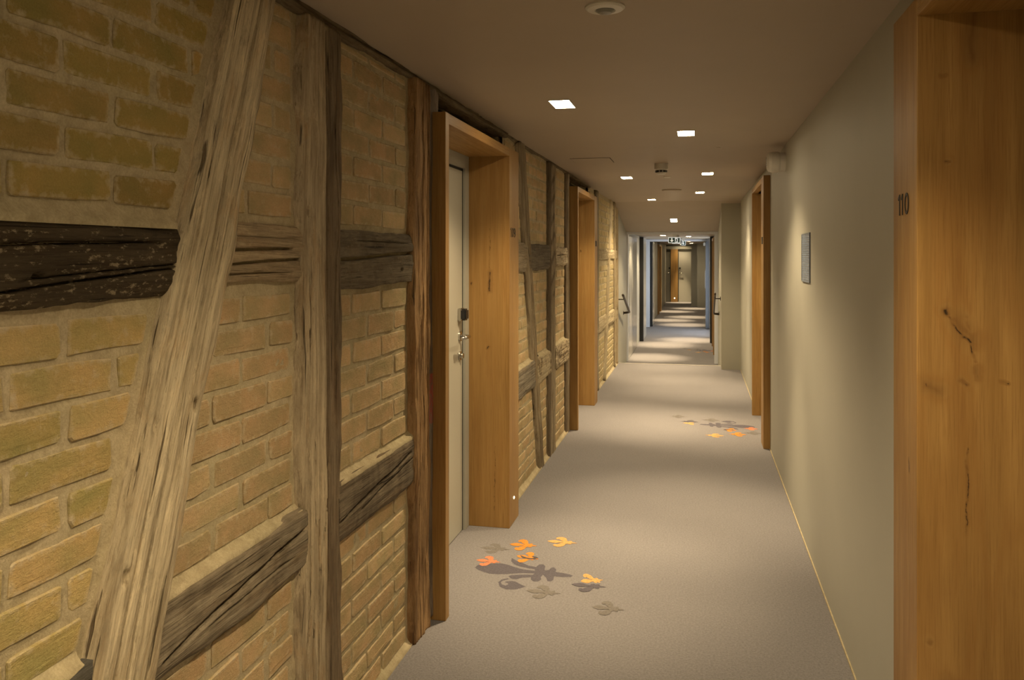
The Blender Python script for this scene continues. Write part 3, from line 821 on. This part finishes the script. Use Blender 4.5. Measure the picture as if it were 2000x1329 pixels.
f3 = fire_frame('door_7', 19.1, -1.165, .30, 'white steel frame at the second fire door, far down the corridor', 1.855, .05, .085)
lfc = box('door_leaf', -1.075, -1.035, 19.29, 20.2, ZF + .006, 1.80, M['panel'], f3, .003)
box('leaf_edge', -1.075, -1.055, 19.25, 19.292, ZF + .006, 1.80, M['black'], lfc, .003)
box('leaf_edge', -1.045, -1.025, 19.25, 19.292, ZF + .006, 1.80, M['black'], lfc, .003)
lf = box('door_leaf', .17, .215, 18.9, 19.9, ZF + .006, 1.80, plain('blue_grey_leaf', (.16, .18, .21), .3), f3, .003)
box('door_closer', .12, .17, 18.95, 19.25, 1.70, 1.78, M['plastic'], lf, .01)
box('pull_bar', .155, .168, 18.92, 18.94, .75, 1.15, M['chrome'], lf, .003)
win = empty('window_1', (XR2, 17.9, ZF), 'tall glazed opening letting daylight into the far corridor', 'window', kind='structure')
boxes('window_frame', [(XR2 - .012, XR2, 17.05, 17.11, ZF + .02, 1.75), (XR2 - .012, XR2, 18.69, 18.75, ZF + .02, 1.75), (XR2 - .012, XR2, 17.11, 18.69, ZF + .02, ZF + .09), (XR2 - .012, XR2, 17.11, 18.69, 1.69, 1.75)], M['frame_white'], win, (XR2, 17.9, ZF))
box('pane', XR2 - .006, XR2 - .001, 17.11, 18.69, ZF + .09, 1.69, emit('daylight_pane', (.84, .92, 1.0), 2.2), win)
portal('door_8', 1, 14.02, 15.40, 'near', .248, 'oak portal on the right just beyond the first steel frame', ztop=1.79, zf=ZF, depth=.29)
portal('door_9', -1, 23.25, 24.65, 'far', -1.05, 'oak portal on the left far beyond the second fire door', ztop=1.79, zf=ZF, depth=.29)
portal('door_10', 1, 23.6, 24.9, 'near', .262, 'oak portal on the right near the end of the corridor', ztop=1.79, zf=ZF, depth=.29)
# end of the corridor
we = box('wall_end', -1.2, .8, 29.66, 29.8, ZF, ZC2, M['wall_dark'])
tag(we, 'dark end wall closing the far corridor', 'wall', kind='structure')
wp = boxes('wall_end_pier', [(-.215, -.02, 27.3, 29.66, ZF, ZC2), (-.02, XR2, 26.8, 29.66, ZF, ZC2)], M['wall'], None, (0, 27, ZF))
tag(wp, 'stepped wall projecting from the right at the corridor end', 'wall', kind='structure')
e1 = empty('door_11', (-.62, 29.6, ZF), 'pair of grey doors with an oak post between them at the corridor end', 'door', kind='structure')
box('oak_post', -.935, -.69, 29.45, 29.66, ZF, 1.70, M['oak_v'], e1, .003)
box('lintel', -1.1, -.23, 29.5, 29.66, 1.70, 1.80, M['wall_dark'], e1, .003)
d1 = box('door_leaf', -1.095, -.95, 29.56, 29.64, ZF, 1.60, M['door'], e1, .003)
d2 = box('door_leaf', -.665, -.225, 29.56, 29.64, ZF, 1.60, M['door'], e1, .003)
for dd, xx in ((d1, -.985), (d2, -.62)):
    lathe('key_reader', [(0, 0), (.03, 0), (.03, .03), (0.01, .034)], M['black'], dd, (xx, 29.56, 1.03), '-Y', 16)
    tube('door_handle', [(xx, 29.56, .86), (xx, 29.50, .86), (xx + (.12 if xx > -.8 else -.09), 29.50, .86)], .011, M['chrome'], dd, 8)
lathe('night_light', [(0, -.002), (.019, -.002), (.019, .002), (.01, .006)], M['night'], e1, (-.80, 29.45, -.03), '-Y', 16)

# ------------------------------------------------------------------ carpet motifs (woven, flat)
def flat(name, polys, m, z, parent=floor, label=None):
    v, f = [], []
    cx = sum(p[0] for p in polys[0]) / len(polys[0]); cy = sum(p[1] for p in polys[0]) / len(polys[0])
    bm = bmesh.new()
    for i_, p in enumerate(polys):
        vs_ = [bm.verts.new((q[0] - cx, q[1] - cy, -.00004 * i_)) for q in p]
        fc = bm.faces.new(vs_)
        fc.normal_update()
        if fc.normal.z < 0: fc.normal_flip()
    bmesh.ops.triangulate(bm, faces=bm.faces[:])
    me = bpy.data.meshes.new(name); bm.to_mesh(me); bm.free()
    o = link(name, me, m, parent, (cx, cy, z))
    if label: o['label'] = label
    return o

BIG = [
 [(-1.042, 3.791), (-1.036, 3.826), (-0.997, 3.845), (-0.965, 3.858), (-0.93, 3.868), (-0.896, 3.858), (-0.859, 3.838), (-0.815, 3.818), (-0.752, 3.812), (-0.744, 3.782), (-0.807, 3.774), (-0.852, 3.757), (-0.879, 3.744), (-0.916, 3.734), (-0.956, 3.733), (-0.995, 3.75), (-1.026, 3.770)],
 [(-0.749, 3.858), (-0.797, 3.87), (-0.833, 3.899), (-0.867, 3.918), (-0.897, 3.95), (-0.890, 3.904), (-0.864, 3.868), (-0.833, 3.850), (-0.79, 3.838), (-0.744, 3.831)],
 [(-0.751, 3.764), (-0.803, 3.754), (-0.848, 3.739), (-0.862, 3.724), (-0.843, 3.696), (-0.819, 3.694), (-0.795, 3.72), (-0.745, 3.737)],
 [(-0.891, 3.643), (-0.872, 3.594), (-0.839, 3.573), (-0.802, 3.579), (-0.779, 3.598), (-0.758, 3.622), (-0.788, 3.643), (-0.813, 3.667), (-0.833, 3.671), (-0.855, 3.661), (-0.862, 3.65), (-0.845, 3.642), (-0.84, 3.628), (-0.851, 3.614), (-0.869, 3.622), (-0.880, 3.646), (-0.874, 3.668), (-0.851, 3.689), (-0.859, 3.699), (-0.883, 3.679)],
 [(-0.755, 3.876), (-0.747, 3.898), (-0.73, 3.902), (-0.716, 3.879), (-0.712, 3.84), (-0.696, 3.799), (-0.708, 3.771), (-0.713, 3.745), (-0.705, 3.716), (-0.715, 3.692), (-0.735, 3.686), (-0.751, 3.705), (-0.757, 3.735), (-0.755, 3.76), (-0.748, 3.787), (-0.758, 3.83)],
 [(-0.714, 3.827), (-0.691, 3.838), (-0.684, 3.869), (-0.673, 3.875), (-0.657, 3.852), (-0.656, 3.821), (-0.619, 3.816), (-0.583, 3.805), (-0.569, 3.792), (-0.578, 3.775), (-0.62, 3.766), (-0.654, 3.768), (-0.65, 3.728), (-0.657, 3.705), (-0.674, 3.704), (-0.685, 3.739), (-0.706, 3.771)]]

def small_fleur(tip, end, hw=.42, upper=True, lower=True):
    ax = Vector((end[0] - tip[0], end[1] - tip[1])); L = ax.length; ax.normalize()
    ay = Vector((-ax.y, ax.x))
    def T(p): q = Vector(tip) + ax * (p[0] * L) + ay * (p[1] * L * hw / .42); return (q.x, q.y)
    P = [[(0, 0), (.08, .07), (.20, .13), (.32, .125), (.44, .07), (.60, .06), (.60, -.06), (.44, -.07), (.32, -.125), (.20, -.13), (.08, -.07)],
         [(.54, .05), (.55, .13), (.62, .17), (.68, .13), (.67, .08), (.72, .15), (.78, .16), (.82, .10), (.80, .05), (.90, .035), (1.0, 0), (.90, -.035), (.80, -.05), (.82, -.10), (.78, -.16), (.72, -.15), (.67, -.08), (.68, -.13), (.62, -.17), (.55, -.13), (.54, -.05)]]
    S = [(.60, .05), (.48, .10), (.40, .18), (.37, .25), (.30, .22), (.25, .27), (.25, .36), (.32, .44), (.42, .47), (.53, .43), (.60, .33), (.63, .20), (.63, .10)]
    if upper: P.append(S)
    if lower: P.append([(x, -y) for x, y in S][::-1])
    return [[T(p) for p in poly] for poly in P]

SM = [((-1.084, 4.056), (-.931, 4.058), 'faint', .42, 1, 1), ((-.951, 4.135), (-.805, 4.140), 'orange', .50, 1, 1), ((-.769, 4.223), (-.610, 4.225), 'pale', .42, 1, 1),
      ((-.880, 3.985), (-.762, 3.960), 'orange', .55, 1, 1), ((-1.061, 3.885), (-.936, 3.880), 'coral', .48, 1, 1), ((-.561, 3.694), (-.403, 3.695), 'grey', .42, 0, 1),
      ((-.525, 3.735), (-.425, 3.775), 'pale', .70, 1, 0), ((-.747, 3.582), (-.589, 3.578), 'faint', .42, 1, 1), ((-.440, 3.477), (-.301, 3.473), 'faint', .46, 1, 1)]
SCROLL = [(-.866, 3.995), (-.850, 3.965), (-.815, 3.950), (-.785, 3.955), (-.768, 3.972), (-.780, 3.990), (-.805, 3.992), (-.800, 3.982), (-.785, 3.975), (-.800, 3.964), (-.825, 3.966), (-.848, 3.982)]
def cluster(f, z, nm, scale=1.0):
    tr = lambda polys: [[f(q) for q in p] for p in polys]
    flat('carpet_motif', tr(BIG), M['carpet_grey'], z + .0006, label='large grey lily motif ' + nm)
    for i, (a, b, k, hw, u, l) in enumerate(SM):
        flat('carpet_motif', tr(small_fleur(a, b, hw, u, l)), M['carpet_' + k], z + .0010 + .0003 * (i % 3), label='small %s lily motif %s' % ({'faint': 'faint', 'orange': 'bright orange', 'pale': 'pale orange', 'coral': 'coral', 'grey': 'grey'}[k], nm))
    flat('carpet_motif', tr([SCROLL]), M['carpet_dark'], z + .0020, label='dark scroll over an orange lily ' + nm)
cluster(lambda q: q, 0, 'before door 109')
cluster(lambda q: (.486 - (q[0] + 1.042) * 1.0, 7.43 - (q[1] - 3.791) * 1.0), 0, 'before the second right portal')
cluster(lambda q: (.27 - (q[0] + 1.042) * .75, 14.66 - (q[1] - 3.791) * .75), ZF, 'beyond the ramp')

# ------------------------------------------------------------------ ceiling lamps
def downlight(x, y, z, label, tilt=0.0, power=1.0, narrow=1.0):
    E = empty('downlight', (x, y, z), label, 'lamp', 'square recessed ceiling downlights')
    E.rotation_euler = (tilt, 0, 0)
    hx, hy = .046, .100
    def part(name, bl_, m):
        bm = bmesh.new()
        for (x0, x1, y0, y1, z0, z1) in bl_:
            r = bmesh.ops.create_cube(bm, size=1)
            for v in r['verts']:
                v.co = ((x0 + x1) / 2 + v.co.x * (x1 - x0), (y0 + y1) / 2 + v.co.y * (y1 - y0), (z0 + z1) / 2 + v.co.z * (z1 - z0))
        me = bpy.data.meshes.new(name); bm.to_mesh(me); bm.free()
        o = bpy.data.objects.new(name, me); C.objects.link(o); me.materials.append(m); o.parent = E
        return o
    part('lens', [(-hx, hx, -hy, hy, -.002, .006)], M['lens'])
    b = .004
    part('bezel', [(-hx - b, -hx, -hy - b, hy + b, -.0035, .006), (hx, hx + b, -hy - b, hy + b, -.0035, .006), (-hx, hx, -hy - b, -hy, -.0035, .006), (-hx, hx, hy, hy + b, -.0035, .006)], M['bezel'])
    for (pw, ang, bln) in ((LAMP_POWER, 120, .68), (LAMP_NARROW, 56 if z > 1.9 else 40, 1.0)):
        ld = bpy.data.lights.new('downlight_beam', 'SPOT')
        ld.energy = pw * (narrow if ang < 90 else power)
        ld.color = LAMP_COLOR
        ld.spot_size = R(ang)
        ld.spot_blend = bln
        ld.shadow_soft_size = .035
        lo = bpy.data.objects.new('downlight_beam', ld)
        C.objects.link(lo)
        lo.parent = E
        lo.location = (0, 0, -.015)
    return E
LL = [(-.613, 3.754, 'ceiling downlight above the carpet motif at door 109'), (-.066, 4.81, 'ceiling downlight between the number 109 post and the framed plan'),
      (-.628, 7.463, 'ceiling downlight in front of the second oak portal on the left'), (.082, 7.242, 'ceiling downlight in front of the second oak portal on the right'),
      (.022, 9.419, 'ceiling downlight on the right, last one before the sloping soffit'), (-.569, 10.505, 'ceiling downlight on the left at the edge of the sloping soffit')]
for x, y, l in LL: downlight(x, y, ZC, l)
downlight(-.02, 1.55, ZC, 'ceiling downlight between the viewer and door 110, above the frame')
downlight(-.60, .15, ZC, 'ceiling downlight overhead of the viewer on the left')
downlight(-.05, -1.9, ZC, 'ceiling downlight behind the viewer')
sl = (ZC2 - ZC) / (12.75 - 10.9)
downlight(-.337, 12.0, ZC + (12.0 - 10.9) * sl, 'downlight in the sloping soffit above the ramp', math.atan(sl))
FL = [(-.754, 13.47, 'leftmost small lamp just behind the first steel frame'), (-.629, 15.42, 'lamp left of the exit sign in the far corridor'), (-.176, 16.37, 'lamp right of the exit sign in the far corridor'),
      (-.325, 19.9, 'lamp seen behind the exit sign'), (-.67, 21.2, 'lamp past the second fire door on the left'), (-.24, 22.4, 'lamp past the second fire door on the right'), (-.70, 24.5, 'lamp near the far left oak portal'),
      (-.2, 26.0, 'lamp before the stepped wall at the end'), (-.55, 29.2, 'lamp above the end doors')]
for x, y, l in FL: downlight(x, y, ZC2, l, 0.0, .85 if y < 17 else .16, 2.1 if y < 17 else 1.9)

# ------------------------------------------------------------------ ceiling and wall fittings
E = empty('motion_detector', (-.255, 2.31, ZC), 'round white motion detector with a grey lens in the ceiling, nearest the viewer', 'detector')
lathe('rim', [(0, 0), (.056, 0), (.056, .004), (.050, .009), (.030, .012), (.028, .010)], M['plastic'], E, (-.255, 2.31, ZC))
lathe('sensor_lens', [(0, .009), (.027, .009), (.026, .013), (.018, .019), (.006, .022)], M['plastic_grey'], E, (-.255, 2.31, ZC))
E = empty('smoke_detector', (-.275, 6.40, ZC), 'white drum smoke detector with dark vents hanging from the ceiling', 'detector')
lathe('base', [(0, 0), (.051, 0), (.052, .006), (.052, .040), (.047, .046)], M['plastic'], E, (-.275, 6.40, ZC))
lathe('chamber', [(0, .046), (.043, .046), (.043, .052), (.040, .072), (.030, .080), (.006, .082)], M['plastic'], E, (-.275, 6.40, ZC))
for k in range(10):
    a = math.pi * 2 * (k + .5) / 10
    vt = box('vent', -.0105, .0105, -.002, .002, -.007, .007, M['black'], None)
    vt.parent = E
    vt.location = (.0425 * math.cos(a), .0425 * math.sin(a), -.059); vt.rotation_euler = (0, 0, a + math.pi / 2)
E = lathe('ceiling_disc', [(0, 0), (.034, 0), (.034, .004), (.028, .007)], M['plastic'], None, (-.269, 7.47, ZC))
tag(E, 'small pale disc set in the ceiling behind the smoke detector', 'ceiling disc')
E = lathe('ceiling_disc', [(0, 0), (.105, 0), (.105, .006), (.095, .012), (.06, .014)], M['ceil'], None, (-.274, 8.98, ZC))
tag(E, 'large ceiling coloured round cover beyond the small disc', 'ceiling disc')
E = lathe('ceiling_disc', [(0, 0), (.013, 0), (.013, .002), (.008, .003)], M['ceil'], None, (.13, 5.50, ZC))
tag(E, 'tiny round stopper in the ceiling to the right', 'ceiling disc')
E = empty('alarm_sounder', (XR, 5.50, 2.095), 'white drum alarm sounder on the right wall under the ceiling', 'alarm')
lathe('base', [(0, 0), (.062, 0), (.062, .030), (.060, .036)], M['plastic'], E, (XR, 5.50, 2.095), '-X')
hd = lathe('sounder_head', [(0, .036), (.064, .036), (.066, .044), (.066, .085), (.060, .102), (.044, .112), (.02, .114)], M['plastic'], E, (XR, 5.50, 2.095), '-X')
for k in range(5):
    box('grille_slot', XR - .117, XR - .111, 5.485, 5.515, 2.070 + k * .012, 2.075 + k * .012, M['plastic_grey'], hd)

def m_plan():
    t = NT('evacuation_plan_print')
    p = t.obj()
    br = t.n('ShaderNodeTexBrick', None, Vector=t.mapv(p, (1, 22, 26), (0, .3, .2)), Scale=1.0)
    rot = t.n('ShaderNodeCombineXYZ')
    sx = t.n('ShaderNodeSeparateXYZ', None, Vector=p)
    t.t.links.new(sx.outputs[1], rot.inputs[0]); t.t.links.new(sx.outputs[2], rot.inputs[1])
    br.inputs['Vector'].default_value = (0, 0, 0)
    t.t.links.new(t.mapv(rot.outputs[0], (14, 22, 1)), br.inputs['Vector'])
    br.inputs['Color1'].default_value = (.25, .31, .42, 1); br.inputs['Color2'].default_value = (.19, .24, .33, 1); br.inputs['Mortar'].default_value = (.12, .16, .22, 1)
    br.inputs['Mortar Size'].default_value = .03
    t.out(Base_Color=br.outputs['Color'], Roughness=.22)
    return t.m
E = empty('framed_plan', (XR, 4.44, 1.36), 'framed blue grey evacuation plan hanging on the right wall', 'plan')
py0, py1, pz0, pz1 = 4.285, 4.585, 1.365, 1.605
boxes('frame', [(XR - .007, XR, py0 - .006, py0, pz0 - .006, pz1 + .006), (XR - .007, XR, py1, py1 + .006, pz0 - .006, pz1 + .006), (XR - .007, XR, py0, py1, pz0 - .006, pz0), (XR - .007, XR, py0, py1, pz1, pz1 + .006)], plain('plan_frame', (.17, .20, .25), .4), E, (XR, 4.44, 1.48))
box('sheet', XR - .0055, XR, py0, py1, pz0, pz1, m_plan(), E)

# handrails along the ramp
E = empty('handrail', (XL, 11.3, .9), 'dark bronze handrail sloping down the left side of the ramp', 'handrail', 'ramp handrails')
tube('rail', [(-.99, 11.16, .955), (-.99, 11.20, .945), (-.99, 12.18, .668), (-.992, 12.22, .655), (-1.0, 12.25, .648), (-1.03, 12.28, .640), (XL, 12.30, .632)], .0165, M['bronze'], E)
for (y, z) in ((11.34, .905),):
    tube('bracket', [(XL, y, z - .02), (-1.0, y, z - .02), (-.992, y, z - .005)], .007, M['bronze'], E, 8)
    lathe('bracket_plate', [(0, 0), (.028, 0), (.028, .006), (.01, .008)], M['bronze'], E, (XL, y, z - .02), '+X', 16)
lathe('bracket_plate', [(0, 0), (.030, 0), (.030, .006), (.018, .008)], M['bronze'], E, (XL, 12.30, .632), '+X', 16)
E = empty('handrail', (XR2, 11.3, .9), 'dark bronze handrail sloping down the right side of the ramp', 'handrail', 'ramp handrails')
tube('rail', [(.225, 11.20, .985), (.225, 11.24, .975), (.225, 12.20, .66), (.228, 12.24, .645), (.25, 12.27, .638), (XR2, 12.29, .632)], .012, M['bronze'], E)
for (y, z) in ((11.36, .93), (12.12, .68)):
    tube('bracket', [(XR2, y, z - .02), (.235, y, z - .02), (.227, y, z - .005)], .007, M['bronze'], E, 8)
    lathe('bracket_plate', [(0, 0), (.028, 0), (.028, .006), (.01, .008)], M['bronze'], E, (XR2, y, z - .02), '-X', 16)

# hanging exit signs
def exit_sign(x0, x1, y, z0, z1, label, full=True):
    E = empty('exit_sign', ((x0 + x1) / 2, y, z0), label, 'sign', 'hanging exit signs')
    box('housing', x0, x1, y, y + .05, z0, z1, M['sign_white'], E, .004)
    box('hanger', (x0 + x1) / 2 - .03, (x0 + x1) / 2 + .03, y + .015, y + .035, z1, ZC2, M['plastic'], E)
    w_, h_ = x1 - x0, z1 - z0
    def xy(pts): return [(x0 + a * w_, z0 + b * h_) for a, b in pts]
    def plate(name, pts, m, d):
        pts = xy(pts)
        v = [(a - (x0 + x1) / 2, -d, b - z0) for a, b in pts] + [(a - (x0 + x1) / 2, .002, b - z0) for a, b in pts]
        n = len(pts)
        f = [tuple(range(n)), tuple(range(2 * n - 1, n - 1, -1))] + [(i, i + n, (i + 1) % n + n, (i + 1) % n) for i in range(n)]
        me = mesh_py(name, v, f)
        bm = bmesh.new(); bm.from_mesh(me); bmesh.ops.recalc_face_normals(bm, faces=bm.faces[:]); bm.to_mesh(me); bm.free()
        return link(name, me, m, E, ((x0 + x1) / 2, y, z0))
    ex = .55 if full else .94
    plate('arrow_panel', [(.05, .10), (ex, .10), (ex, .90), (.05, .90)], M['sign_green'], .002)
    cx, k = (.05 + ex) / 2, (ex - .05) / .5
    plate('arrow', [(cx, .16), (cx + .16 * k, .50), (cx + .08 * k, .50), (cx + .05 * k, .46), (cx + .05 * k, .86), (cx - .05 * k, .86), (cx - .05 * k, .46), (cx - .08 * k, .50), (cx - .16 * k, .50)], M['sign_white'], .004)
    if full:
        plate('doorway', [(.80, .12), (.93, .12), (.93, .88), (.80, .88)], M['sign_green'], .002)
        plate('figure', [(.60, .62), (.66, .70), (.72, .66), (.74, .50), (.79, .46), (.77, .42), (.70, .46), (.70, .36), (.76, .26), (.73, .12), (.70, .14), (.71, .26), (.66, .34), (.62, .18), (.57, .18), (.62, .40), (.65, .56), (.61, .54)], M['sign_green'], .003)
        plate('figure_head', [(.71, .74), (.745, .70), (.775, .74), (.775, .80), (.745, .84), (.71, .80)], M['sign_green'], .003)
exit_sign(-.486, -.284, 14.0, 1.697, 1.795, 'nearest hanging exit sign with a down arrow and running figure')
exit_sign(-.455, -.275, 15.2, 1.70, 1.775, 'exit sign hanging half hidden behind the nearest one')
exit_sign(-.352, -.256, 18.0, 1.705, 1.80, 'small square exit sign with an arrow furthest down the corridor', False)
